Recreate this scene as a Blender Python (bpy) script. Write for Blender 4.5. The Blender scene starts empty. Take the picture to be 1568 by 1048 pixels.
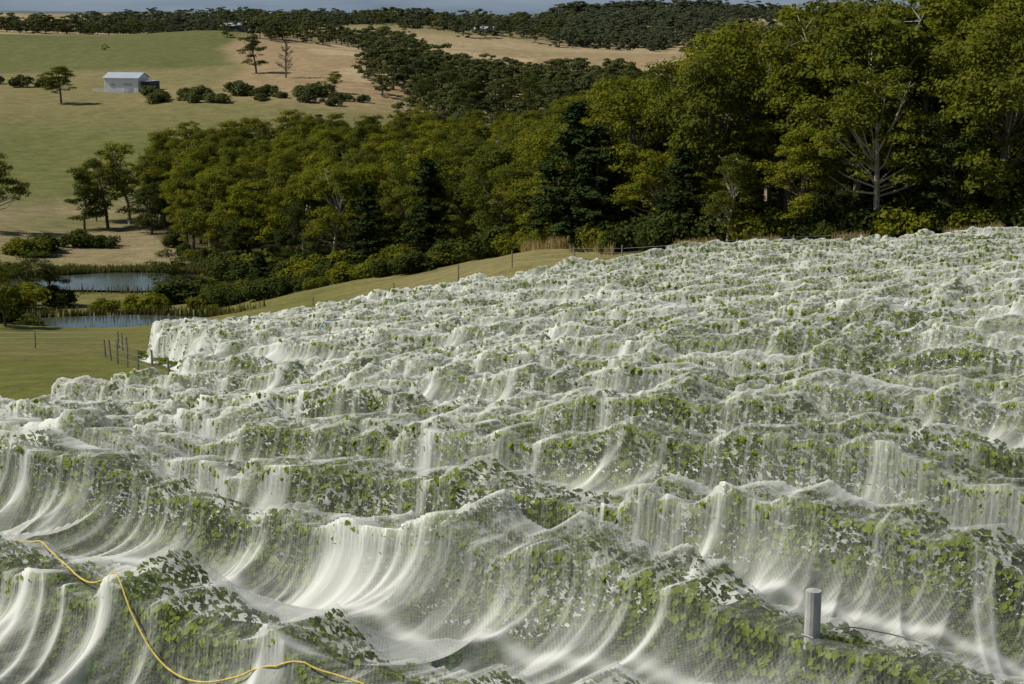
import bpy, math, numpy as np
from mathutils import Vector
rng = np.random.default_rng(7)
scene = bpy.context.scene
PI = math.pi

# ------------------------------------------------------------------ noise
def h1(i, s):
    v = np.sin(i*127.1 + s*311.7 + 1.37)*43758.5453
    return (v-np.floor(v))*2-1
def vn1(x, s=0.0):
    i = np.floor(x); f = x-i; f = f*f*(3-2*f)
    return h1(i, s)*(1-f)+h1(i+1, s)*f
def h2(i, j, s):
    v = np.sin(i*127.1 + j*269.5 + s*311.7 + 0.7)*43758.5453
    return (v-np.floor(v))*2-1
def vn2(x, y, s=0.0):
    i = np.floor(x); f = x-i; f = f*f*(3-2*f)
    j = np.floor(y); g = y-j; g = g*g*(3-2*g)
    return (h2(i, j, s)*(1-f)+h2(i+1, j, s)*f)*(1-g)+(h2(i, j+1, s)*(1-f)+h2(i+1, j+1, s)*f)*g
def sstep(a, b, x):
    t = np.clip((x-a)/(b-a), 0, 1); return t*t*(3-2*t)

# ------------------------------------------------------------------ terrain (u = x/y bearing, y distance, z)
C = [
(.006,5,-5.3),(.006,14,-6.4),(.006,21,-7.1),(.006,28,-8.3),(.006,42,-10.2),(.006,56,-12.0),(.006,80,-15.2),(.0,105,-17.9),
(.30,5,-5.2),(.30,14,-6.4),(.30,22,-7.1),(.30,35,-8.4),(.30,50,-9.9),(.30,70,-11.9),(.30,100,-14.6),
(-.30,5,-5.3),(-.30,14,-6.4),(-.30,20,-7.0),(-.30,30,-8.9),(-.30,45,-12.2),(-.30,65,-14.5),(-.30,90,-18.7),(-.30,120,-23.2),(-.30,145,-27.3),
(-.185,47,-12.0),(-.185,60,-13.3),(-.22,90,-18.5),(-.16,98,-19.4),(-.08,102,-18.7),(.068,108,-17.0),(.12,108,-16.3),(.2,105,-15.6),
(-.30,165,-30.0),(-.30,190,-31.3),(-.30,250,-32),(-.30,340,-30.5),(-.30,450,-24.0),(-.30,600,-19),(-.30,800,-9),(-.30,1000,-11),(-.30,1500,-9),(-.30,3000,-10),
(-.185,130,-24.2),(-.185,165,-29.7),(-.185,190,-31.2),(-.185,250,-32.5),(-.185,340,-31),(-.185,450,-23.2),(-.185,600,-17.5),(-.185,800,-9),(-.185,1000,-12),(-.185,1500,-7),(-.185,3000,-14),
(-.08,130,-22.2),(-.08,175,-26.8),(-.08,250,-31),(-.08,340,-30),(-.08,450,-25),(-.08,600,-16.5),(-.08,750,-17),(-.08,950,-8),(-.08,1500,-14),(-.08,3000,-22),
(.0,130,-19.4),(.0,150,-21.5),(.0,200,-28),(.0,300,-32),(.0,450,-29),(.0,700,-24),(.0,900,-14),(.0,1100,-15),(.0,1500,-16),(.0,3000,-22),
(.068,122,-17.8),(.068,140,-19),(.068,200,-23),(.068,300,-26),(.068,450,-27),(.068,700,-25),(.068,1000,-17),(.068,1500,-10),(.068,3000,-8),
(.16,115,-16.3),(.16,130,-17),(.16,200,-18),(.16,300,-19),(.16,450,-24),(.16,700,-24),(.16,1000,-15),(.16,1500,-10),(.16,3000,-16),
(.30,112,-14.7),(.30,130,-16),(.30,200,-16),(.30,300,-17),(.30,500,-22),(.30,1000,-18),(.30,1500,-14),(.30,3000,-22),
]
C = np.array(C, float)
A = np.c_[C[:,0]*4, np.log(C[:,1])]
def phi(r2): return 0.5*r2*np.log(r2+1e-9)
n = len(A)
K = phi(((A[:,None]-A[None])**2).sum(2)) + np.eye(n)*0.004
Pm = np.c_[np.ones(n), A]
M = np.block([[K, Pm],[Pm.T, np.zeros((3,3))]])
W = np.linalg.solve(M, np.r_[C[:,2], 0,0,0])
PONDS = [(-38.5,160.5,9.0,4.3,-29.8),(-46,196,10,5.4,-31.3)]
def ground(x, y):
    x = np.atleast_1d(np.asarray(x,float)); y = np.atleast_1d(np.asarray(y,float))
    yy = np.clip(y, 5, 3500); u = np.clip(x/np.maximum(y,1.0), -.42, .42)
    b = np.log(yy); a = u*4
    out = np.empty(len(a))
    for k in range(0, len(a), 60000):
        s = slice(k, k+60000)
        r2 = (a[s,None]-A[None,:,0])**2+(b[s,None]-A[None,:,1])**2
        out[s] = phi(r2)@W[:n] + W[n]+W[n+1]*a[s]+W[n+2]*b[s]
    out += 0.25*vn2(x/9, y/9, 3)*sstep(100,160,y) + 1.6*vn2(x/60,y/60,5)*sstep(250,700,y)+5.0*vn2(x/170,y/260,6)*sstep(650,1100,y)
    for (cx,cy,rx,ry,lv) in PONDS:
        d = np.sqrt(((x-cx)/rx)**2+((y-cy)/ry)**2)
        w = 1-sstep(.95,1.9,d)
        out = out*(1-w)+(lv-.35)*w + .40*np.exp(-((d-1.35)/.22)**2)*w
    return out
def gz(x, y): return float(ground([x],[y])[0])

# ------------------------------------------------------------------ mesh helpers
def build_mesh(name, V, F, mats, midx=None, attrs=None, smooth=False, fattrs=None):
    me = bpy.data.meshes.new(name)
    V = np.asarray(V, np.float32); F = np.asarray(F, np.int32)
    k = F.shape[1]
    me.vertices.add(len(V)); me.vertices.foreach_set("co", V.ravel())
    me.loops.add(F.size); me.loops.foreach_set("vertex_index", F.ravel())
    me.polygons.add(len(F)); me.polygons.foreach_set("loop_start", np.arange(0, F.size, k, dtype=np.int32))
    for m in mats: me.materials.append(m)
    if midx is not None: me.polygons.foreach_set("material_index", np.asarray(midx, np.int32))
    me.polygons.foreach_set("use_smooth", np.full(len(F), smooth))
    me.update(calc_edges=True)
    if attrs:
        for k2, v in attrs.items():
            v = np.asarray(v, np.float32)
            if v.ndim == 1:
                a = me.attributes.new(k2, 'FLOAT', 'POINT'); a.data.foreach_set("value", v)
            else:
                a = me.attributes.new(k2, 'FLOAT_COLOR', 'POINT'); a.data.foreach_set("color", np.c_[v, np.ones(len(v))].astype(np.float32).ravel())
    if fattrs:
        for k2, v in fattrs.items():
            a = me.attributes.new(k2, 'FLOAT', 'FACE'); a.data.foreach_set("value", np.asarray(v, np.float32))
    me.validate()
    return me
def add_obj(name, me, loc=(0,0,0), rot=(0,0,0), sc=(1,1,1), parent=None):
    o = bpy.data.objects.new(name, me)
    o.location = loc; o.rotation_euler = rot; o.scale = sc
    scene.collection.objects.link(o)
    if parent: o.parent = parent
    return o
def empty(name, loc=(0,0,0), rz=0):
    o = bpy.data.objects.new(name, None); o.location = loc; o.rotation_euler=(0,0,rz); o.empty_display_size=.5
    scene.collection.objects.link(o); return o
def norm(v): return v/np.maximum(np.linalg.norm(v, axis=-1, keepdims=True), 1e-9)
def cards(Cn, N, size, r, aspect=1.5):
    m = len(Cn); N = norm(N)
    t = norm(np.cross(N, norm(r.normal(size=(m,3)))))
    b = np.cross(N, t)
    size = np.broadcast_to(size, (m,))[:,None]
    V = np.stack([Cn-t*size*.5*aspect, Cn-b*size*.5+N*size*.12, Cn+t*size*.5*aspect, Cn+b*size*.5+N*size*.12], 1).reshape(-1,3)
    F = np.arange(m*4).reshape(m,4)
    return V, F
def tube(pts, rad, sides=6):
    pts = np.asarray(pts,float); V=[]; F=[]
    for i,p in enumerate(pts):
        d = pts[min(i+1,len(pts)-1)]-pts[max(i-1,0)]; d = d/ max(np.linalg.norm(d),1e-9)
        a = np.cross(d, [0.3,0.9,0.1] if abs(d[1])<.8 else [1,0,0]); a/=np.linalg.norm(a); b=np.cross(d,a)
        for k in range(sides):
            an = 2*PI*k/sides; V.append(p+rad[i]*(math.cos(an)*a+math.sin(an)*b))
    for i in range(len(pts)-1):
        for k in range(sides):
            k2=(k+1)%sides; F.append((i*sides+k, i*sides+k2, (i+1)*sides+k2, (i+1)*sides+k))
    return np.array(V), np.array(F)
class Bag:
    def __init__(s): s.V=[];s.F=[];s.M=[];s.R=[];s.n=0
    def add(s,V,F,mi,r=None):
        s.V.append(V); s.F.append(F+s.n); s.n+=len(V); s.M.append(np.full(len(F),mi)); s.R.append(np.zeros(len(F)) if r is None else r)
    def box(s,c,d,mi=0,rz=0):
        x,y,z=[k/2 for k in d]
        V=np.array([(-x,-y,-z),(x,-y,-z),(x,y,-z),(-x,y,-z),(-x,-y,z),(x,-y,z),(x,y,z),(-x,y,z)],float)
        co,si=math.cos(rz),math.sin(rz); V=np.c_[V[:,0]*co-V[:,1]*si, V[:,0]*si+V[:,1]*co, V[:,2]]+np.array(c)
        F=np.array([(0,3,2,1),(4,5,6,7),(0,1,5,4),(1,2,6,5),(2,3,7,6),(3,0,4,7)])
        s.add(V,F,mi,np.full(6,rng.random()))
    def mesh(s,name,mats,smooth=False):
        return build_mesh(name,np.concatenate(s.V),np.concatenate(s.F),mats,np.concatenate(s.M),None,smooth,{'rnd':np.concatenate(s.R)})

# ------------------------------------------------------------------ materials
def newmat(name):
    m = bpy.data.materials.new(name); m.use_nodes=True; nt=m.node_tree; nt.nodes.clear()
    out = nt.nodes.new('ShaderNodeOutputMaterial'); return m, nt, out
def nd(nt, t, **kw):
    x = nt.nodes.new(t)
    for k,v in kw.items(): setattr(x,k,v)
    return x
def mth(nt, op, a, b=None, clamp=False):
    x = nt.nodes.new('ShaderNodeMath'); x.operation=op; x.use_clamp=clamp
    for i,v in enumerate((a,b)):
        if v is None: continue
        if isinstance(v,(int,float)): x.inputs[i].default_value=v
        else: nt.links.new(v, x.inputs[i])
    return x.outputs[0]
def mixc(nt, f, a, b, bt='MIX'):
    x = nt.nodes.new('ShaderNodeMix'); x.data_type='RGBA'; x.blend_type=bt
    if isinstance(f,(int,float)): x.inputs[0].default_value=f
    else: nt.links.new(f,x.inputs[0])
    for i,v in ((6,a),(7,b)):
        if isinstance(v,tuple): x.inputs[i].default_value=(*v,1)
        else: nt.links.new(v,x.inputs[i])
    return x.outputs[2]
def noise(nt, scale, detail=4, rough=.6, vec=None):
    x = nt.nodes.new('ShaderNodeTexNoise'); x.inputs['Scale'].default_value=scale; x.inputs['Detail'].default_value=detail; x.inputs['Roughness'].default_value=rough
    if vec is not None: nt.links.new(vec,x.inputs['Vector'])
    return x.outputs['Fac']
def ramp(nt, f, lo, hi, a=0.0, b=1.0):
    x = nt.nodes.new('ShaderNodeMapRange'); x.inputs[1].default_value=lo; x.inputs[2].default_value=hi; x.inputs[3].default_value=a; x.inputs[4].default_value=b
    nt.links.new(f,x.inputs[0]); return x.outputs[0]
def leafmat(name, c1, c2, c3, trans=.3, objvar=True):
    m,nt,out = newmat(name)
    at = nd(nt,'ShaderNodeAttribute',attribute_name='rnd')
    col = mixc(nt, at.outputs['Fac'], c1, c2)
    if objvar:
        oi = nd(nt,'ShaderNodeObjectInfo')
        col = mixc(nt, mth(nt,'MULTIPLY',oi.outputs['Random'],.85), col, c3)
    df = nd(nt,'ShaderNodeBsdfDiffuse')
    nt.links.new(col, df.inputs['Color'])
    tr = nd(nt,'ShaderNodeBsdfTranslucent'); c2_ = mixc(nt, .6, col, (1,.95,.3),'MULTIPLY'); nt.links.new(c2_, tr.inputs['Color'])
    mx = nd(nt,'ShaderNodeMixShader'); mx.inputs[0].default_value=trans
    nt.links.new(df.outputs[0],mx.inputs[1]); nt.links.new(tr.outputs[0],mx.inputs[2]); nt.links.new(mx.outputs[0],out.inputs[0])
    return m
def plain(name, col, rough=.7, var=.25, scale=3.0, metal=0):
    m,nt,out = newmat(name)
    tc = nd(nt,'ShaderNodeTexCoord')
    nz = noise(nt, scale, 5, .65, tc.outputs['Object'])
    c = mixc(nt, ramp(nt,nz,.3,.7), tuple(k*(1-var) for k in col), tuple(min(1,k*(1+var)) for k in col))
    b = nd(nt,'ShaderNodeBsdfPrincipled'); b.inputs['Roughness'].default_value=rough; b.inputs['Metallic'].default_value=metal
    nt.links.new(c,b.inputs['Base Color']); nt.links.new(b.outputs[0],out.inputs[0]); return m

M_euc = leafmat('eucalypt_leaves',(.118,.138,.013),(.25,.245,.026),(.085,.10,.022),.38)
M_dark = leafmat('dark_leaves',(.05,.07,.016),(.095,.11,.024),(.04,.055,.016),.25)
M_pine = leafmat('pine_needles',(.03,.05,.014),(.055,.08,.022),(.025,.04,.014),.15)
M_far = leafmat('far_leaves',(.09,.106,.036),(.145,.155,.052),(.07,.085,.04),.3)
M_hazy = leafmat('hazed_ridge_leaves',(.09,.11,.062),(.14,.155,.085),(.08,.095,.065),.3)  # distance haze painted in: leaf colours lifted and shifted towards blue
M_vine = leafmat('vine_leaves',(.050,.088,.010),(.235,.30,.040),(.08,.1,.03),.4,False)
M_reed = leafmat('reed_leaves',(.09,.10,.03),(.17,.16,.06),(.1,.1,.03),.25,False)
M_dry = leafmat('dry_grass_blades',(.30,.24,.12),(.45,.37,.2),(.3,.25,.1),.3,False)
M_bark = plain('bark',(.11,.085,.06),.9,.5,2)
M_pale = plain('pale_bark',(.32,.28,.22),.8,.3,2)
M_post = plain('weathered_wood',(.24,.21,.17),.85,.35,8)
M_grey = plain('grey_post_timber',(.36,.36,.34),.8,.25,9)
M_white = plain('white_cladding',(.78,.79,.79),.5,.06,.4)
M_roof = plain('zinc_roof',(.42,.46,.52),.4,.08,.4,.2)
M_darkopen = plain('dark_opening',(.05,.06,.06),.8,.2)
M_brick = plain('cream_wall',(.5,.47,.4),.7,.1,.4)
M_wire = plain('fence_wire',(.25,.25,.25),.5,.1)

m,nt,out = newmat('ground'); M_ground=m
at = nd(nt,'ShaderNodeAttribute',attribute_name='land')
geo = nd(nt,'ShaderNodeNewGeometry')
n1 = noise(nt,.05,8,.65,geo.outputs['Position']); n2 = noise(nt,2.2,7,.75,geo.outputs['Position']); n3=noise(nt,.3,6,.7,geo.outputs['Position'])
c = mixc(nt, ramp(nt,n1,.3,.7,0,.6), at.outputs['Color'], (.17,.155,.06))
c = mixc(nt, .5, at.outputs['Color'], c)
k = mth(nt,'MULTIPLY', ramp(nt,n2,.25,.75,.55,1.42), ramp(nt,n3,.3,.7,.68,1.28))
vm = nd(nt,'ShaderNodeVectorMath',operation='SCALE'); nt.links.new(c,vm.inputs[0]); nt.links.new(k,vm.inputs['Scale'])
b = nd(nt,'ShaderNodeBsdfPrincipled'); b.inputs['Roughness'].default_value=.95; b.inputs['Specular IOR Level'].default_value=.1
nt.links.new(vm.outputs[0],b.inputs['Base Color'])
bp = nd(nt,'ShaderNodeBump'); bp.inputs['Strength'].default_value=.8; bp.inputs['Distance'].default_value=.2
nt.links.new(n2,bp.inputs['Height']); nt.links.new(bp.outputs[0],b.inputs['Normal']); nt.links.new(b.outputs[0],out.inputs[0])

# net material : woven white mesh, coverage rises at glancing angles and where bunched
m,nt,out = newmat('white_netting'); M_net=m
at = nd(nt,'ShaderNodeAttribute',attribute_name='dens')
uv = nd(nt,'ShaderNodeAttribute',attribute_name='pq')
geo = nd(nt,'ShaderNodeNewGeometry')
dt = nd(nt,'ShaderNodeVectorMath',operation='DOT_PRODUCT'); nt.links.new(geo.outputs['Normal'],dt.inputs[0]); nt.links.new(geo.outputs['Incoming'],dt.inputs[1])
ca = mth(nt,'MAXIMUM', mth(nt,'ABSOLUTE',dt.outputs['Value']), .24)
mp = nd(nt,'ShaderNodeMapping'); mp.inputs['Scale'].default_value=(9,1.3,1); nt.links.new(uv.outputs['Vector'],mp.inputs['Vector'])
nw = noise(nt,1.0,4,.65,mp.outputs[0])
wr = ramp(nt,nw,.48,.78,0,.32)
sx = nd(nt,'ShaderNodeSeparateXYZ'); nt.links.new(uv.outputs['Vector'],sx.inputs[0])
gx = mth(nt,'ABSOLUTE', mth(nt,'SINE', mth(nt,'MULTIPLY',mth(nt,'ADD',sx.outputs[0],sx.outputs[1]),80)))
gy = mth(nt,'ABSOLUTE', mth(nt,'SINE', mth(nt,'MULTIPLY',mth(nt,'SUBTRACT',sx.outputs[0],sx.outputs[1]),80)))
grid = mth(nt,'MULTIPLY', mth(nt,'MINIMUM',gx,gy), -.10)
cov = mth(nt,'ADD', mth(nt,'ADD', mth(nt,'ADD', at.outputs['Fac'], .175), wr), grid)
cov = mth(nt,'MINIMUM', mth(nt,'MAXIMUM',cov,.05), .88)
eff = mth(nt,'SUBTRACT', 1.0, mth(nt,'POWER', mth(nt,'SUBTRACT',1.0,cov), mth(nt,'DIVIDE',.8,ca)))
d = nd(nt,'ShaderNodeBsdfDiffuse'); d.inputs[0].default_value=(.88,.90,.87,1)
t = nd(nt,'ShaderNodeBsdfTranslucent'); t.inputs[0].default_value=(.88,.90,.84,1)
mx = nd(nt,'ShaderNodeMixShader'); mx.inputs[0].default_value=.42; nt.links.new(d.outputs[0],mx.inputs[1]); nt.links.new(t.outputs[0],mx.inputs[2])
tp = nd(nt,'ShaderNodeBsdfTransparent'); m2 = nd(nt,'ShaderNodeMixShader')
nt.links.new(eff,m2.inputs[0]); nt.links.new(tp.outputs[0],m2.inputs[1]); nt.links.new(mx.outputs[0],m2.inputs[2]); nt.links.new(m2.outputs[0],out.inputs[0])

m,nt,out = newmat('pond_water'); M_water=m
b = nd(nt,'ShaderNodeBsdfPrincipled'); b.inputs['Base Color'].default_value=(.05,.06,.045,1); b.inputs['Roughness'].default_value=.08; b.inputs['Specular IOR Level'].default_value=.45
bp = nd(nt,'ShaderNodeBump'); bp.inputs['Strength'].default_value=.15; bp.inputs['Distance'].default_value=.05
geo = nd(nt,'ShaderNodeNewGeometry'); nt.links.new(noise(nt,2.5,3,.5,geo.outputs['Position']),bp.inputs['Height']); nt.links.new(bp.outputs[0],b.inputs['Normal'])
nt.links.new(b.outputs[0],out.inputs[0])

# ------------------------------------------------------------------ vineyard layout
S = 2.95; QO = 10.2-3*2.95
RD = np.array([-.719,.695]); ND = np.array([.695,.719])
POLY = np.array([(-30,3),(60,3),(60,92),(30,100),(20.7,105),(13,108),(7.3,108),(0,105),(-3.4,104),(-8.4,102),(-15.5,98),(-20.6,90),(-10.8,59),(-10.2,54),(-12.3,50.5),(-13.6,46),(-30,39)],float)
def pdist(x,y):
    ins = np.zeros(len(x),bool); dm = np.full(len(x),1e9)
    for i in range(len(POLY)):
        a=POLY[i]; b=POLY[(i+1)%len(POLY)]; e=b-a
        t=np.clip(((x-a[0])*e[0]+(y-a[1])*e[1])/(e@e),0,1)
        dm=np.minimum(dm,np.hypot(x-a[0]-t*e[0],y-a[1]-t*e[1]))
        cnd=((a[1]>y)!=(b[1]>y)); 
        if abs(e[1])>1e-9:
            xi=a[0]+(y-a[1])*e[0]/e[1]; ins^=cnd&(x<xi)
    return np.where(ins,dm,-dm)
def crest(nn,p):
    a = 1-np.abs(vn1(p*.42+nn*37.31,1))*2.0
    b = 1-np.abs(vn1(p*1.1+nn*17.7,2))*2.0
    return 1.74+.17*a+.12*b+.045*vn1(p*4.1+nn*9.1,3)+.10*vn1(p*.16+nn*5.3,4)
def warpq(p): return .12*vn1(p*.11,8)-QO
def net(x,y):
    p = RD[0]*x+RD[1]*y; q = ND[0]*x+ND[1]*y + warpq(p)
    nn = np.floor(q/S); f = q/S-nn
    # fan-shaped tension: fold lines spread out from the shoots that prop the net up
    wA = (.30*vn1(p*.09+nn*3.7,11)+.15+.42*vn1(p*.55+nn*3.3,16))*S
    wB = (.30*vn1(p*.09+nn*7.9,12)-.1+.42*vn1(p*.50+nn*9.3,17))*S
    pA = p+wA*f; pB = p+wB*(f-1)
    wid = .11+.03*vn1(p*1.1+nn,15)
    g = np.clip((f-wid)/(1-2*wid),0,1)
    zA = crest(nn, p+wA*f*.6); zB = crest(nn+1, p+wB*(f-1)*.6)
    base = zA*(1-g)+zB*g
    sg = .88+.38*vn1(p*.17+nn*11.3,13)+.28*vn1(p*.5+nn*4.1,14)
    g1=np.clip(g,1e-4,1); g2=np.clip(1-g,1e-4,1)
    prof = (g1**.8*g2**.42)/(.656**.8*.344**.42)
    core = np.minimum(f,1-f)
    env = np.clip(core/.14,0,1)
    k1 = 1-np.abs(vn1(pA*1.5+nn*13.1+.3*vn1(pA*2.3,28),21))*2
    k2 = 1-np.abs(vn1(pB*3.4+nn*6.1+.3*vn1(pB*1.3,29),22))*2
    k3 = vn1(pB*9+nn*3.1,23)
    amp = .2+.8*sstep(-.3,.6,vn1(pB*.33+nn*2.9,24))
    z = base - np.clip(sg,.15,1.42)*prof + env*amp*(.13*k1+.05*k2+.018*k3)
    d1 = np.clip(k1,0,1)**6; d2=np.clip(k2,0,1)**4
    m1 = sstep(-.2,.8,vn1(pA*.9+nn*8.3,25)); m2_ = sstep(-.1,.8,vn1(pB*1.3+nn*5.1,33))
    seam = np.exp(-((f-.62-.12*vn1(p*.3+nn,26))/.03)**2)*sstep(.0,.5,vn1(p*.12+nn*6.7,27))
    dens = env*(.62*d1*m1+.50*d2*m2_*amp)+.40*seam + .11*vn2(p*.30,q*.45,31) + .07*vn2(p*1.1,q*1.1,32)
    dens += .12*env*prof-.02
    hp = np.clip(vn2(pB*1.6,q*.35,41)-.80,0,1)*4.5*env
    dens += hp
    dens -= .11*(1-np.clip(core/.15,0,1))
    dens += .075*sstep(16,50,y)
    return np.clip(z,.22,3), np.clip(dens,-.13,.74), f, nn
def net_full(x,y):
    z,dn,f,nn = net(x,y)
    d = pdist(x,y) - .9*np.abs(vn1(nn*1.7,5))*sstep(50,90,y)
    e = .9*vn1((x+y)*.9,9)*.15
    fade = sstep(0,.5,d+e)
    return z*fade+.03, dn+ .15*(1-fade), d, fade
ny = 950
Yv = np.exp(np.linspace(math.log(6.5), math.log(112), ny))
us = np.concatenate([np.linspace(-.62,-.36,90,endpoint=False), np.linspace(-.36,.36,800,endpoint=False), np.linspace(.36,.62,90)])
UU,YY = np.meshgrid(us,Yv); X=(UU*YY).ravel(); Y=YY.ravel()
G = ground(X,Y); Zn,Dn,Dp,Fd = net_full(X,Y)
nu=len(us); idx=np.arange(ny*nu).reshape(ny,nu)
F = np.stack([idx[:-1,:-1],idx[:-1,1:],idx[1:,1:],idx[1:,:-1]],-1).reshape(-1,4)
keep = (Dp[F].max(1)>-.15)
F=F[keep]; used=np.zeros(len(X),bool); used[F]=True; rm=np.cumsum(used)-1
V=np.c_[X,Y,G+Zn][used]; F=rm[F]
p=(RD[0]*X+RD[1]*Y)[used]; q=(ND[0]*X+ND[1]*Y)[used]
me=build_mesh('vineyard_netting',V,F,[M_net],None,{'dens':Dn[used],'pq':np.c_[p,q,p*0]},True)
add_obj('vineyard_netting',me)

# vine rows foliage
Cs=[];Ns=[];Sz=[];Rv=[]
for rn in range(-1,int(135/S)+2):
    q0=rn*S
    ps=np.arange(-60,90,.5)
    x=ps*RD[0]+(q0+QO)*ND[0]; y=ps*RD[1]+(q0+QO)*ND[1]
    dd=pdist(x,y); ok=(y>7)&(np.abs(x)<.36*y+2)&(dd>.5)
    ps=ps[ok]; y=y[ok]
    if len(ps)==0: continue
    cnt=(.5*np.clip(32000/y,340,2300)).astype(int)
    pp=np.repeat(ps,cnt)+rng.random(cnt.sum())*.5; yy=np.repeat(y,cnt)
    off=rng.uniform(-1,1,len(pp)); off=np.sign(off)*np.abs(off)**.6*.52
    off*=1+.25*vn1(pp*1.2+rn*7,71)
    qq=q0+off-warpq(pp)
    x=pp*RD[0]+qq*ND[0]; y2=pp*RD[1]+qq*ND[1]
    top,_,_,fd=net_full(x,y2)
    z=rng.random(len(pp))**.7
    gapm=vn2(pp*.9,z*2.2+rn*9.3,73)
    keep=(rng.random(len(pp))<.6+.4*sstep(-.8,-.3,gapm))
    tall=rng.random(len(pp))<.008
    cap=(rng.random(len(pp))<.12)     # shoots pressed against the net
    z=np.where(cap,top-.05-.0003*yy,.2+z*(np.maximum(top-.27-.0005*yy,.05)) + np.where(tall,.05+rng.random(len(pp))*.1,0))
    Cc=np.c_[x,y2,z+ground(x,y2)]
    nrm=np.c_[ND[0]*off*2.2,ND[1]*off*2.2,np.full(len(off),.6)]+rng.normal(size=(len(off),3))*np.where(cap,.25,.5)[:,None]
    cl=vn2(pp*2.2,z*3+off*2+rn*3.3,74)
    rv=np.clip(rng.random(len(pp))*.55+.25*(cl+.6)+.25*cap+(rng.random(len(pp))<.03)*.6,0,1.3)
    Cs.append(Cc[keep]); Ns.append(nrm[keep]); Rv.append(rv[keep]); Sz.append((.056*(yy/13)**.5*rng.uniform(.6,1.35,len(pp)))[keep])
Cs=np.concatenate(Cs);Ns=np.concatenate(Ns);Sz=np.concatenate(Sz);Rv=np.concatenate(Rv)
V,F=cards(Cs,Ns,Sz,rng,1.2)
print('vine leaves',len(F))
me=build_mesh('grapevine_rows',V,F,[M_vine],None,None,False,{'rnd':Rv})
add_obj('grapevine_rows',me)

# ------------------------------------------------------------------ ground sheet
uu=np.concatenate([-np.geomspace(2.2,.42,40)[:-1],np.linspace(-.42,.42,340),np.geomspace(.42,2.2,40)[1:]])
yv=np.exp(np.linspace(math.log(1.2),math.log(9000),760))
UU,YY=np.meshgrid(uu,yv);X=(UU*YY).ravel();Y=YY.ravel();U=UU.ravel()
Z=ground(X,Y); Z=np.where(Y>3500,Z-(Y-3500)*.003,Z)
def wn(s,sc): return vn2(X/sc,Y/sc,s)
col=np.tile(np.array([.115,.125,.026]),(len(X),1))
def lay(mask,c):
    global col
    mk=np.clip(mask,0,1)[:,None]; col=col*(1-mk)+np.array(c)*mk
Yw=Y*(1+.04*wn(60,40)); Uw=U+.012*wn(61,45)
lay(sstep(85,95,Yw)*(.5+.6*wn(68,7)),(.15,.135,.045))
lay(sstep(112,122,Yw)*(1-sstep(150,175,Yw))*sstep(-.14,-.05,Uw),(.20,.175,.07))
lay(sstep(105,160,Yw)*(.5+.5*wn(62,6))*.5,(.18,.16,.06))
lay(sstep(205,225,Yw),(.24,.195,.11))
lay(sstep(230,260,Yw)*(.4+.6*wn(63,14)),(.12,.13,.04))
lay(sstep(285,310,Yw),(.115,.125,.036))
lay(sstep(360,430,Yw),(.165,.15,.06))
lay(sstep(425,450,Yw)*(.5+.5*wn(66,30)),(.22,.18,.085))
lay(sstep(535,550,Yw)*(1-sstep(-.165,-.15,Uw)),(.10,.11,.035))
lay(sstep(440,470,Yw)*sstep(-.165,-.15,Uw),(.29,.21,.12))
lay(sstep(480,520,Yw)*sstep(-.13,-.12,Uw)*sstep(.2,.5,wn(67,22)),(.40,.31,.19))
lay(sstep(760,790,Yw),(.19,.165,.08))
lay(sstep(760,800,Yw)*sstep(-.1,.3,wn(64,130)),(.34,.265,.155))
lay(sstep(2200,2800,Y),(.09,.12,.13))  # blue-grey distance haze painted into the farthest land colour
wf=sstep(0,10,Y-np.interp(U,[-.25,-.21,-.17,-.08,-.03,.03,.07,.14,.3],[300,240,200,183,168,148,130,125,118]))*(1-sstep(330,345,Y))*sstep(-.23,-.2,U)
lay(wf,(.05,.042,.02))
lay(sstep(-.5,.5,pdist(X,Y)),(.055,.07,.02))
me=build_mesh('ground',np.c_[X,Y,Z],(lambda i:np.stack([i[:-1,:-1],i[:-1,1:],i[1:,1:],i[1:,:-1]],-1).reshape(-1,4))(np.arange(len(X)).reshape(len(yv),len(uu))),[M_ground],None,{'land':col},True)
add_obj('ground',me)
for (cx,cy,rx,ry,lv) in PONDS:
    k=48; an=np.linspace(0,2*PI,k,endpoint=False); rr=1.25+.1*np.sin(an*3+cx)+.06*np.sin(an*5)
    V=[(cx,cy,lv)]+[(cx+rx*r*math.cos(a),cy+ry*r*math.sin(a),lv) for a,r in zip(an,rr)]
    F=[(0,1+i,1+(i+1)%k) for i in range(k)]
    add_obj('pond',build_mesh('pond',V,F,[M_water]))

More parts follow.
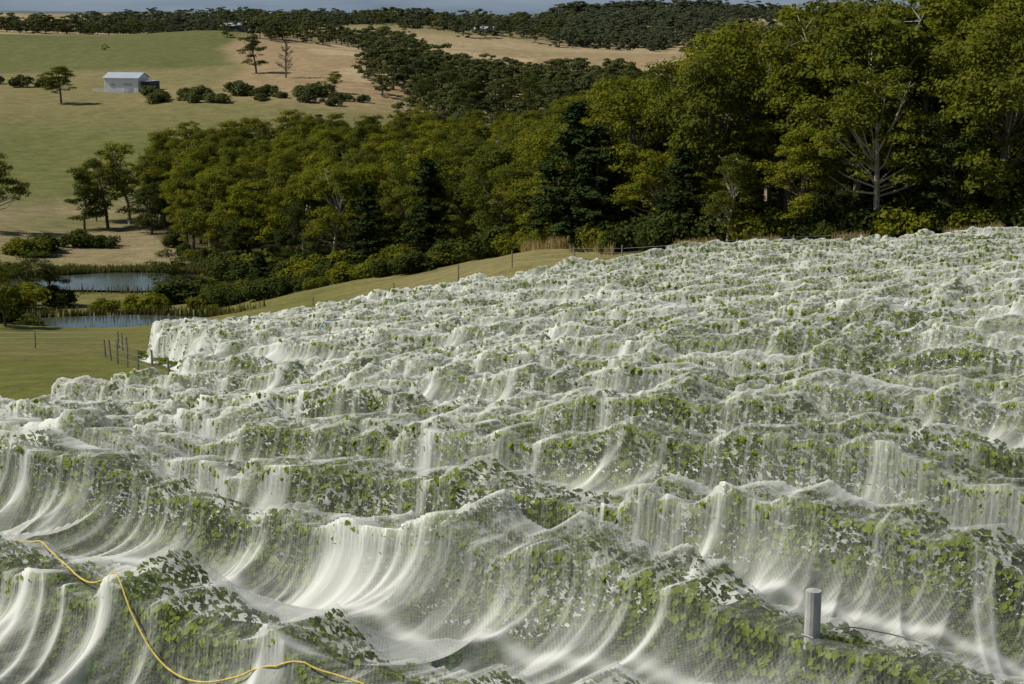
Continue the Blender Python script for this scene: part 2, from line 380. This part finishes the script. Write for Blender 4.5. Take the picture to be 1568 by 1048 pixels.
# ------------------------------------------------------------------ trees
def euc(seed,H=14.,nc=46,lf=120,ls=.30,mat=None,cw=.30,low=.28,bare=0,bark=None):
    r=np.random.default_rng(seed); bag=Bag()
    lean=r.normal(size=2)*.05*H
    top=np.array([lean[0],lean[1],H*.72])
    tp=[np.array([0,0,-.4]),np.array([lean[0]*.2,lean[1]*.1,H*.25]),np.array([lean[0]*.6,lean[1]*.7,H*.5]),top]
    bag.add(*tube(tp,[H*.02,H*.016,H*.011,H*.005],7),1)
    # several main boughs, each carrying a group of leaf clumps with gaps between the groups
    nb=r.integers(6,9); boughs=[]
    for b_ in range(nb):
        hz=low+(.92-low)*((b_+r.random())/nb)**.8; a=b_*2.4+r.random()
        prof=math.sin(min(1,(hz-low*.6)/(1-low*.6))**.8*PI*.93)**.6
        rr=cw*H*prof*r.uniform(.35,.85)
        boughs.append(np.array([lean[0]*hz+rr*math.cos(a),lean[1]*hz+rr*math.sin(a),hz*H*.93]))
    cents=[]
    for i in range(nc):
        if r.random()<.62:
            c=boughs[r.integers(nb)]+r.normal(size=3)*np.array([.075,.075,.055])*H
        else:
            hz=low+(1-low)*r.random()**.75
            prof=math.sin(min(1,(hz-low*.6)/(1-low*.6))**.8*PI*.93)**.6
            a=r.random()*2*PI; rr=cw*H*prof*math.sqrt(r.uniform(.15,1))
            c=np.array([lean[0]*hz+rr*math.cos(a),lean[1]*hz+rr*math.sin(a),hz*H*.93])
        c[2]=min(max(c[2],low*H*.8),H*.95); cents.append(c)
    for i,c in enumerate(cents):
        rad=H*r.uniform(.04,.09)
        if i%3==0:
            s=tp[1]+(tp[3]-tp[1])*max(0,min(1,(c[2]/H-.35)*1.3))
            mid=(s+c)/2+np.array([0,0,-.05*H])*r.random()
            bag.add(*tube([s,mid,c],[H*.007,H*.005,H*.002],5),1)
        m_=int(lf*(rad/(H*.08))**2)
        d=norm(r.normal(size=(m_,3))); d[:,2]=np.where(d[:,2]<-.25,-d[:,2]*.6,d[:,2]); 
        rad3=rad*np.array([1.15,1.15,.85])
        pr=r.uniform(.62,1.12,m_)[:,None]
        P=c+d*rad3*pr
        N=d+np.array([0,0,.35])+r.normal(size=(m_,3))*.42
        bag.add(*cards(P,N,ls*r.uniform(.6,1.25,m_),r,1.6),0,np.clip(r.random(m_)*.4+.6*r.random(),0,1))
    for i in range(bare):
        a=r.random()*2*PI; s=tp[2]; e=np.array([math.cos(a)*H*.26,math.sin(a)*H*.26,H*r.uniform(.75,1.0)])
        mid=(s+e)/2+r.normal(size=3)*.3
        bag.add(*tube([s,mid,e],[H*.008,H*.006,H*.002],5),1)
        for j in range(5):
            t=r.uniform(.3,.95); b0=mid+(e-mid)*t; b1=b0+norm(r.normal(size=3)+np.array([0,0,.7]))*H*.08
            bag.add(*tube([b0,b1],[H*.003,H*.001],4),1)
    return bag.mesh('eucalyptus',[mat or M_euc,bark or M_bark])
def conifer(seed,H=13.,w=.24):
    r=np.random.default_rng(seed); bag=Bag()
    bag.add(*tube([(0,0,-.4),(0,0,H*.5),(0,0,H*.98)],[H*.018,H*.012,H*.003],7),1)
    for i in range(110):
        hz=r.uniform(.1,.98); L=w*H*(1-hz)**.75*r.uniform(.6,1.15)+.25; a=r.random()*2*PI
        s=np.array([0,0,hz*H]); e=s+np.array([math.cos(a)*L,math.sin(a)*L,L*r.uniform(-.15,.3)])
        bag.add(*tube([s,e],[.06,.015],4),1)
        m_=int(20+L*30); t=r.random(m_)**.7
        P=s+(e-s)*t[:,None]+r.normal(size=(m_,3))*np.array([.22,.22,.14])
        N=np.tile([0,0,1.],(m_,1))+.5*(e-s)/L+r.normal(size=(m_,3))*.5
        bag.add(*cards(P,N,.22*r.uniform(.6,1.2,m_),r,2.4),0,r.random(m_))
    return bag.mesh('conifer',[M_pine,M_bark])
def bush(seed,R=1.6,mat=None,lf=130,nc=18,ls=.17,zs=.75):
    r=np.random.default_rng(seed); bag=Bag()
    for i in range(nc):
        a=r.random()*2*PI; rr=R*math.sqrt(r.random())*.75; rad=R*r.uniform(.25,.45)
        c=np.array([rr*math.cos(a),rr*math.sin(a),R*zs*(1.25-.9*(rr/R)**2)*r.uniform(.4,1)])
        if i<6: bag.add(*tube([(0,0,-.2),c*.5,c],[.06,.05,.02],5),1)
        d=norm(r.normal(size=(lf,3))); P=c+d*rad*r.uniform(.6,1.12,lf)[:,None]
        N=d+np.array([0,0,.3])+r.normal(size=(lf,3))*.45
        bag.add(*cards(P,N,ls*r.uniform(.6,1.2,lf),r,1.6),0,np.clip(r.random(lf)*.6+.4*r.random(),0,1))
    return bag.mesh('bush',[mat or M_dark,M_bark])
def dead(seed,H=11.):
    r=np.random.default_rng(seed); bag=Bag()
    bag.add(*tube([(0,0,-.4),(.1,0,H*.5),(.3,.1,H)],[H*.022,H*.014,H*.003],7),0)
    for i in range(34):
        hz=r.uniform(.15,.97); a=r.random()*2*PI; L=H*.30*(1.1-hz)
        s=np.array([.3*hz,.1*hz,hz*H]); e=s+np.array([math.cos(a)*L,math.sin(a)*L,L*r.uniform(.4,1.2)])
        bag.add(*tube([s,(s+e)/2+r.normal(size=3)*.15,e],[.10,.07,.03],5),0)
        for j in range(10):
            t=r.uniform(.3,1); b0=s+(e-s)*t; b1=b0+norm(r.normal(size=3)+np.array([0,0,.8]))*L*.4
            bag.add(*tube([b0,b1],[.05,.02],4),0)
    return bag.mesh('dead_tree',[M_bark])

E=[euc(100+i,14,62,215,.20,None,r_,l_,b_,bk) for i,(r_,l_,b_,bk) in enumerate([(.25,.22,0,None),(.28,.28,1,M_pale),(.22,.2,0,None),(.26,.3,2,M_pale),(.29,.25,0,None),(.23,.3,0,M_bark),(.27,.2,1,M_pale),(.24,.24,0,None)])]
ED=[euc(200+i,14,50,180,.21,M_dark,.26,.12) for i in range(3)]
EF=[euc(300+i,12,32,90,.42,M_far,.34,.04) for i in range(4)]
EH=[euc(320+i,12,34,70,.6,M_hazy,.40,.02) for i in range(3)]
PN=[conifer(400+i,13,.24+.03*i) for i in range(2)]
BD=[bush(500+i,1.6,M_dark) for i in range(3)]
BG=[bush(520+i,1.6,M_euc) for i in range(2)]
BF=[bush(540+i,2.0,M_far,90,14,.3) for i in range(3)]
DT=dead(7)
def put(me,x,y,h,base,name=None,parent=None,wide=1.0,sink=0.0):
    s=h/base
    return add_obj(name or 'tree',me,(x,y,gz(x,y)-sink),(0,0,rng.random()*6.28),(s*wide,s*wide,s),parent)

wood=empty('eucalyptus_woodland')
fr=([-.25,-.21,-.17,-.128,-.08,-.03,.03,.07,.14,.3,.5],[300,245,205,190,183,168,150,133,126,119,110])
bk=([-.25,-.17,-.08,0,.07,.14,.3,.5],[310,320,340,345,335,310,270,240])
nw=0
for yy in np.arange(108,350,5.6):
    for xx in np.arange(-80,140,5.6):
        x=xx+rng.uniform(-2.6,2.6); y=yy+rng.uniform(-2.6,2.6); u=x/y
        if u<-.213 or u>.43: continue
        f0=np.interp(u,*fr); b0=np.interp(u,*bk)
        if y<f0 or y>b0: continue
        if u>.08 and y>f0+70: continue
        h=np.interp(u,[-.22,-.1,.03,.08,.11,.15,.3],[10.5,11,11.5,13.2,13.8,15.8,17.2])*rng.uniform(.74,1.14)
        if u>.09 and y>190: h*=.85
        r=rng.random()
        if r<.87: me=E[rng.integers(len(E))]; b=14
        elif r<.98: me=ED[rng.integers(3)]; b=14; h*=.9
        else: me=PN[rng.integers(2)]; b=13; h*=.9
        put(me,x,y,h,b,'tree',wood,1.08); nw+=1
for u in np.arange(-.2,.42,.006):
    y=np.interp(u,*fr)-rng.uniform(1,6); me=(BD+BG)[rng.integers(5)]
    put(me,u*y+rng.normal()*.5,y,rng.uniform(1.0,3.2),1.6*1.2,'shrub',wood)
    if rng.random()<.5:
        y2=np.interp(u,*fr)+rng.uniform(0,6); put((ED+E)[rng.integers(5)],u*y2,y2,rng.uniform(4,8),14,'young_tree',wood,1.3)
print('wood',nw)
for (u,y,h,me,b,nm,w) in [(.038,138,12.0,PN[0],13,'pine_tree',1.3),(.05,136,10,PN[1],13,'pine_tree',1.3),(.026,146,9,PN[1],13,'pine_tree',1.4),(-.05,172,11,PN[1],13,'pine_tree',1.1),(-.085,178,9.5,PN[0],13,'pine_tree',1.2),
    (.127,121,7,E[3],14,'eucalyptus_tree',1.0),(.10,126,7.5,PN[0],13,'pine_tree',1.4),(.215,119,12.5,E[1],14,'eucalyptus_tree',1.1),(.255,117,9,ED[0],14,'eucalyptus_tree',1.3),(.285,116,15.5,E[0],14,'eucalyptus_tree',1.1),(.17,121,8.5,E[4],14,'eucalyptus_tree',1.2),
    (-.262,447,10,E[5],14,'eucalyptus_tree',1.5),
    (-.225,262,13,E[1],14,'eucalyptus_tree',1.2),(-.238,258,12,ED[1],14,'eucalyptus_tree',1.15),(-.252,255,7,ED[2],14,'eucalyptus_tree',1.4),(-.213,256,11.5,ED[0],14,'eucalyptus_tree',1.1),(-.245,266,10,E[6],14,'eucalyptus_tree',1.1),
    (-.303,245,11.5,E[1],14,'eucalyptus_tree',1.2),
    (-.2,186,5.4,ED[0],14,'bush_tree',1.9),(-.150,176,4.6,PN[1],13,'conifer_shrub',1.5),
    (-.289,176,5.8,ED[1],14,'dark_tree',1.5),(-.277,178,4.6,ED[2],14,'dark_tree',1.7),(-.302,150,6.0,E[2],14,'willow_tree',1.2),
    (-.148,520,12,ED[2],14,'eucalyptus_tree',1.4),(-.131,505,12,DT,11,'dead_tree',1.0),(-.103,470,6,E[0],14,'eucalyptus_tree',1.4)]:
    put(me,u*y,y,h,b,nm,None,w)
for (u,y,h,me,nm) in [(-.242,173,1.5,BG[0],'bush'),(-.217,172,2.4,BG[1],'bush'),(-.172,182,1.5,BD[0],'bush'),(-.12,178,2.5,BG[0],'bush'),(-.135,182,2.4,BD[1],'bush'),(-.11,175,2.0,BD[2],'bush'),(-.178,168,.8,BG[0],'bush'),(-.275,230,2.5,BD[1],'bush'),(-.258,235,2.4,BD[2],'bush'),(-.286,225,3.0,BG[1],'bush'),(-.24,236,2.0,BD[0],'bush'),(-.298,172,3.2,BG[1],'bush'),
    (-.2,181,2.6,BD[1],'bush'),(-.185,186,2.2,BG[1],'bush'),(-.16,190,3.0,BD[0],'bush'),(-.15,196,3.4,BG[0],'bush'),(-.29,160,1.6,BG[0],'bush'),(-.3,200,2.2,BD[0],'bush'),(-.31,155,2.5,BD[1],'bush'),(-.27,177,2.2,BD[2],'bush')]:
    put(me,u*y,y,h,1.6*1.2,nm,None,1.4)
bank=empty('bank_shrubs')
for i in range(70):
    u=rng.uniform(-.19,-.03); y=np.interp(u,[-.17,-.1,-.03],[176,170,160])+rng.uniform(-4,8)
    put((BD+BG)[rng.integers(5)],u*y,y,rng.uniform(.8,2.2),1.9,'shrub',bank,1.3)
far=empty('distant_trees')
def scatter(u0,u1,y0,y1,sp,h0,h1,meshes,base,prob=1,wide=1.2,msk=None,thr=-.15):
    y=y0; c=0
    while y<y1:
        x=u0*y
        while x<u1*y:
            xx=x+rng.uniform(-.6,.6)*sp; y2=y+rng.uniform(-.6,.6)*sp
            if rng.random()<prob and (msk is None or vn2(np.array([xx/msk]),np.array([y2/msk]),77)[0]>thr):
                put(meshes[rng.integers(len(meshes))],xx,y2,rng.uniform(h0,h1)*rng.uniform(.6,1.05),base,'distant_tree',far,wide*rng.uniform(.9,1.3)); c+=1
            x+=sp
        y+=sp
    return c
print('far',scatter(-.075,.07,470,600,8.0,8,12,EF,12,.95),
 scatter(-.045,.18,350,480,10,8,11,EF+ED,12.5),
 scatter(-.16,-.05,690,780,10,7,11,EF,12,.9,1.3,45,-.3),
 scatter(-.34,-.17,790,880,9,6,10,EF,12,.85,1.5,50,-.25),
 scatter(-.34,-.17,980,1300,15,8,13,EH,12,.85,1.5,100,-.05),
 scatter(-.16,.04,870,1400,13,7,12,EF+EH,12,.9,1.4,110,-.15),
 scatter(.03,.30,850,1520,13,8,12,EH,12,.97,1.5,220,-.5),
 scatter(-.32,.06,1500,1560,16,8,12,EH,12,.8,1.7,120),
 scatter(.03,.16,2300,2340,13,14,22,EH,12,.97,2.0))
scatter(-.205,-.08,445,465,6.0,1.2,4.2,BF,2.4,.75,1.3)
scatter(-.31,-.275,490,520,8,2,6,BF,3.0,.7)
scatter(-.31,-.16,640,650,14,3,7,EF,12,.25,1.5)

# ------------------------------------------------------------------ reeds / dry grass
def blades(name,pts,hmin,hmax,w,mat):
    pts=np.array(pts); m_=len(pts); z=ground(pts[:,0],pts[:,1]); h=rng.uniform(hmin,hmax,m_)
    a=rng.random(m_)*2*PI; dx=np.cos(a)*w/2; dy=np.sin(a)*w/2; lx=rng.normal(size=m_)*.15*h; ly=rng.normal(size=m_)*.15*h
    V=np.stack([np.c_[pts[:,0]-dx,pts[:,1]-dy,z-.05],np.c_[pts[:,0]+dx,pts[:,1]+dy,z-.05],np.c_[pts[:,0]+dx*.3+lx,pts[:,1]+dy*.3+ly,z+h],np.c_[pts[:,0]-dx*.3+lx,pts[:,1]-dy*.3+ly,z+h*.97]],1).reshape(-1,3)
    add_obj(name,build_mesh(name,V,np.arange(m_*4).reshape(m_,4),[mat],None,None,False,{'rnd':rng.random(m_)}))
pts=[]
for i in range(9000):
    a=rng.random()*2*PI; r=rng.normal(1.35,.14); j=rng.random()<.25
    cx,cy,rx,ry,_=PONDS[0] if j else PONDS[1]
    r=max(r,1.3)
    if math.sin(a)<-.2 and rng.random()<.85: continue
    pts.append((cx+rx*r*math.cos(a),cy+ry*r*math.sin(a)))
for i in range(12000): pts.append((rng.uniform(-33,-22),rng.uniform(192,212)+0))
for i in range(7000): pts.append((rng.uniform(-56,-30),rng.uniform(204,212)+0))
blades('reed_bed',pts,.4,1.1,.14,M_reed)
pts=[]
for i in range(26000):
    u=rng.uniform(.0,.36); yf=np.interp(u,*fr)
    if vn1(np.array([u*60]),91)[0]<-.1: continue
    yq=yf-rng.uniform(3,10); pts.append((u*yq,yq))
blades('dry_grass',pts,.3,1.1,.07,M_dry)

# ------------------------------------------------------------------ fences
def fence(path,sp,name,h=1.25):
    bag=Bag(); path=[np.array(p_,float) for p_ in path]; P=[]
    for a,b in zip(path[:-1],path[1:]):
        L=np.linalg.norm(b-a); k=max(1,int(L/sp))
        for i in range(k): P.append(a+(b-a)*i/k)
    P.append(path[-1]); tops=[]
    for p_ in P:
        z=gz(*p_); hh=h+rng.uniform(-.08,.12); l=rng.normal(size=2)*.03
        V,F=tube([(p_[0],p_[1],z-.2),(p_[0]+l[0],p_[1]+l[1],z+hh)],[.06,.05],6); bag.add(V,F,0); tops.append(np.array([p_[0],p_[1],z]))
    for lv in (.35,.7,1.0):
        bag.add(*tube([t_+np.array([0,0,lv]) for t_ in tops],[.006]*len(tops),4),1)
    add_obj(name,bag.mesh(name,[M_post,M_wire]))
fence([(-.118*128,128),(-.07*129,129),(-.032*128,128),(.0,127),(.037*125,125),(.065*120,120),(.1*117,117),(.2*114,114)],3.2,'paddock_fence',1.2)
fence([(-.33*105,105),(-.285*104,104),(-.235*103,103),(-.230*93,93)],4.0,'paddock_fence',1.05)
fence([(-.243*91,91),(-.236*82,82),(-.224*72,72),(-.205*62,62)],4.0,'paddock_fence',1.0)

for (x,y,hh) in [(2.17,11.8,1.93)]:
    bb=Bag(); V,F=tube([(0,0,-.3),(.015,0,1.0),(.02,.01,hh)],[.062,.06,.058],14); bb.add(V,F,0)
    V,F=tube([(.02,.01,hh),(.02,.01,hh+.012)],[.058,.001],14); bb.add(V,F,0)
    bb.add(*tube([(.09,.0,1.6),(.01,.075,1.6),(-.06,.0,1.6),(.01,-.075,1.6),(.09,0,1.6)],[.005]*5,5),1)
    add_obj('vineyard_post',bb.mesh('vineyard_post',[M_grey,M_wire]),(x,y,gz(x,y)))

# cord & ties on net
def drape(path,rad,mat,name,lift=.015,win=9):
    path=np.array(path,float); d=np.r_[0,np.cumsum(np.hypot(*np.diff(path,axis=0).T))]
    t=np.linspace(0,d[-1],int(d[-1]/.05)); x=np.interp(t,d,path[:,0]); y=np.interp(t,d,path[:,1])
    def sm(v,k): return np.convolve(np.pad(v,k//2,'edge'),np.ones(k)/k,'valid')
    xs=sm(x,15); ys=sm(y,15)
    z0=ground(xs,ys)+net_full(xs,ys)[0]
    z=z0.copy()
    for _ in range(3): z=np.maximum(sm(z,win),z0)
    z=sm(z,5)+lift
    V,F=tube(np.c_[xs,ys,z],[rad]*len(xs),6); add_obj(name,build_mesh(name,V,F,[mat],None,None,True))
M_yel=plain('yellow_cord',(.50,.38,.09),.7,.3,20); M_blue=plain('blue_tie',(.05,.25,.42),.5,.2,20)
drape([(-5.2,16.0),(-4.5,14.95),(-3.9,14.0),(-3.3,12.95),(-2.85,12.2),(-2.4,11.65),(-2.1,11.4),(-1.7,11.1),(-1.25,10.85),(-.9,10.6)],.008,M_yel,'yellow_cord',.012,15)
drape([(2.3+.0,11.8),(2.5,12.0),(2.8,12.05),(3.1,11.95),(3.3,11.7)],.006,M_wire,'trellis_wire',.03,15)
for (u,y,L) in [(-.045,64,1.4),(-.105,66,1.6),(.145,62,.9),(.2,64,1.3),(-.12,70,2.0)]:
    x=u*y; drape([(x-L/2,y),(x,y+.3),(x+L/2,y-.1)],.025,M_blue,'blue_tie',.04)

# ------------------------------------------------------------------ buildings
def shed(name,u,y,L,W_,Hh,rz,wallm,roofm,lean=True):
    x=u*y; e=empty(name,(x,y,gz(x,y)),rz)
    b_=Bag(); b_.box((0,0,Hh/2-.3),(L,W_,Hh+.6)); 
    for k in np.arange(-L/2+.3,L/2,.6): b_.box((k,-W_/2-.02,Hh/2),(.06,.04,Hh-.1))
    add_obj('walls',b_.mesh('walls',[wallm]),parent=e)
    rh=W_*.2; o=.4
    V=np.array([(-L/2-o,-W_/2-o,Hh-.02),(L/2+o,-W_/2-o,Hh-.02),(L/2+o,0,Hh+rh),(-L/2-o,0,Hh+rh),(-L/2-o,W_/2+o,Hh-.02),(L/2+o,W_/2+o,Hh-.02)])
    V=np.r_[V,V+np.array([0,0,.12])]
    q_=[(0,1,2,3),(3,2,5,4),(6,7,8,9),(9,8,11,10),(0,1,7,6),(4,5,11,10),(0,3,9,6),(3,4,10,9),(1,2,8,7),(2,5,11,8)]
    add_obj('roof',build_mesh('roof',V,q_,[roofm]),parent=e)
    g=Bag()
    for sx in (-1,1):
        g.add(np.array([(sx*L/2,-W_/2,Hh-.01),(sx*L/2,W_/2,Hh-.01),(sx*L/2,.02,Hh+rh-.02),(sx*L/2,-.02,Hh+rh-.02)]),np.array([(0,1,2,3)]),0)
    add_obj('gables',g.mesh('gables',[wallm]),parent=e)
    d=Bag(); d.box((L*.2,-W_/2-.06,1.2),(2.4,.05,2.4)); d.box((-L*.25,-W_/2-.06,1.9),(1.2,.05,.8)); add_obj('door_and_window',d.mesh('door',[M_darkopen if not lean else M_roof]),parent=e)
    if lean:
        l=Bag(); l.box((L/2+1.8,.2,Hh*.75+.2),(3.5,W_*.9,.12),1); l.box((L/2+1.8,W_/2-.4,Hh*.38),(3.3,.1,Hh*.75),0)
        l.box((L/2+3.4,0,Hh*.38),(.1,W_*.85,Hh*.75),0); l.box((L/2+1.7,-W_*.2,Hh*.36),(3.1,.1,Hh*.72),0)  # near-black panels: shade of the open bay put into their colour
        add_obj('lean_to',l.mesh('lean_to',[M_darkopen,M_roof]),parent=e)
        f_=Bag()
        for k in np.arange(-L/2-2,L/2-1,1.1): f_.box((k,-W_/2-3,.4),(.12,.12,1.4),0)
        for z in (.45,.95): f_.box((-1.6,-W_/2-3.08,z),(L+.5,.05,.14),0)
        add_obj('stock_rails',f_.mesh('rails',[M_white]),parent=e)
shed('white_shed',-.2235,480,10,7,3.8,-.22,M_white,M_roof)
shed('farm_shed',-.16,780,10,6,2.4,-.3,M_darkopen,M_roof,False)
shed('farmhouse',-.015,900,11,6,2.2,-.3,M_brick,M_roof,False)
shed('farmhouse',-.15,960,11,7,4.0,-.3,M_white,M_roof,False)
shed('farm_shed',.026,470,5,4,2.6,-.5,M_white,M_roof,False)

# ------------------------------------------------------------------ light, sky, camera
sd=Vector((-.74,.04,.80)).normalized()
el=math.asin(sd.z); rot=math.atan2(sd.x,sd.y)
L=bpy.data.lights.new('sun','SUN'); L.energy=5.0; L.angle=math.radians(.53); L.color=(1,.94,.83)
so=bpy.data.objects.new('sun',L); so.rotation_euler=sd.to_track_quat('Z','Y').to_euler(); scene.collection.objects.link(so)
w=bpy.data.worlds.new('World'); scene.world=w; w.use_nodes=True; nt=w.node_tree; nt.nodes.clear()
out=nt.nodes.new('ShaderNodeOutputWorld'); bg=nt.nodes.new('ShaderNodeBackground'); bg.inputs[1].default_value=.065
sk=nt.nodes.new('ShaderNodeTexSky'); sk.sky_type='NISHITA'; sk.sun_disc=False; sk.sun_elevation=el; sk.sun_rotation=rot; sk.altitude=300
tc=nt.nodes.new('ShaderNodeTexCoord'); sx=nt.nodes.new('ShaderNodeSeparateXYZ'); nt.links.new(tc.outputs['Generated'],sx.inputs[0])
mp=nt.nodes.new('ShaderNodeMapping'); mp.inputs['Scale'].default_value=(6,6,50); nt.links.new(tc.outputs['Generated'],mp.inputs['Vector'])
nz=noise(nt,1.0,5,.6,mp.outputs[0])
h_=mth(nt,'ADD',sx.outputs[2],mth(nt,'MULTIPLY',mth(nt,'SUBTRACT',nz,.5),.1))
mr=ramp(nt,h_,.05,.16,1,0)
cl=mixc(nt,ramp(nt,nz,.35,.65),(2.4,3.2,4.3),(4.0,4.9,5.8))
cc=mixc(nt,mr,sk.outputs[0],cl)
nt.links.new(cc,bg.inputs[0]); nt.links.new(bg.outputs[0],out.inputs[0])
scene.view_settings.view_transform='Standard'; scene.view_settings.look='None'; scene.view_settings.exposure=0
cam=bpy.data.cameras.new('camera'); cam.lens=60; cam.sensor_width=36; cam.clip_end=20000; cam.clip_start=.1
co=bpy.data.objects.new('camera',cam); co.location=(0,0,0); co.rotation_euler=(math.radians(90-11.1),0,0)
scene.collection.objects.link(co); scene.camera=co
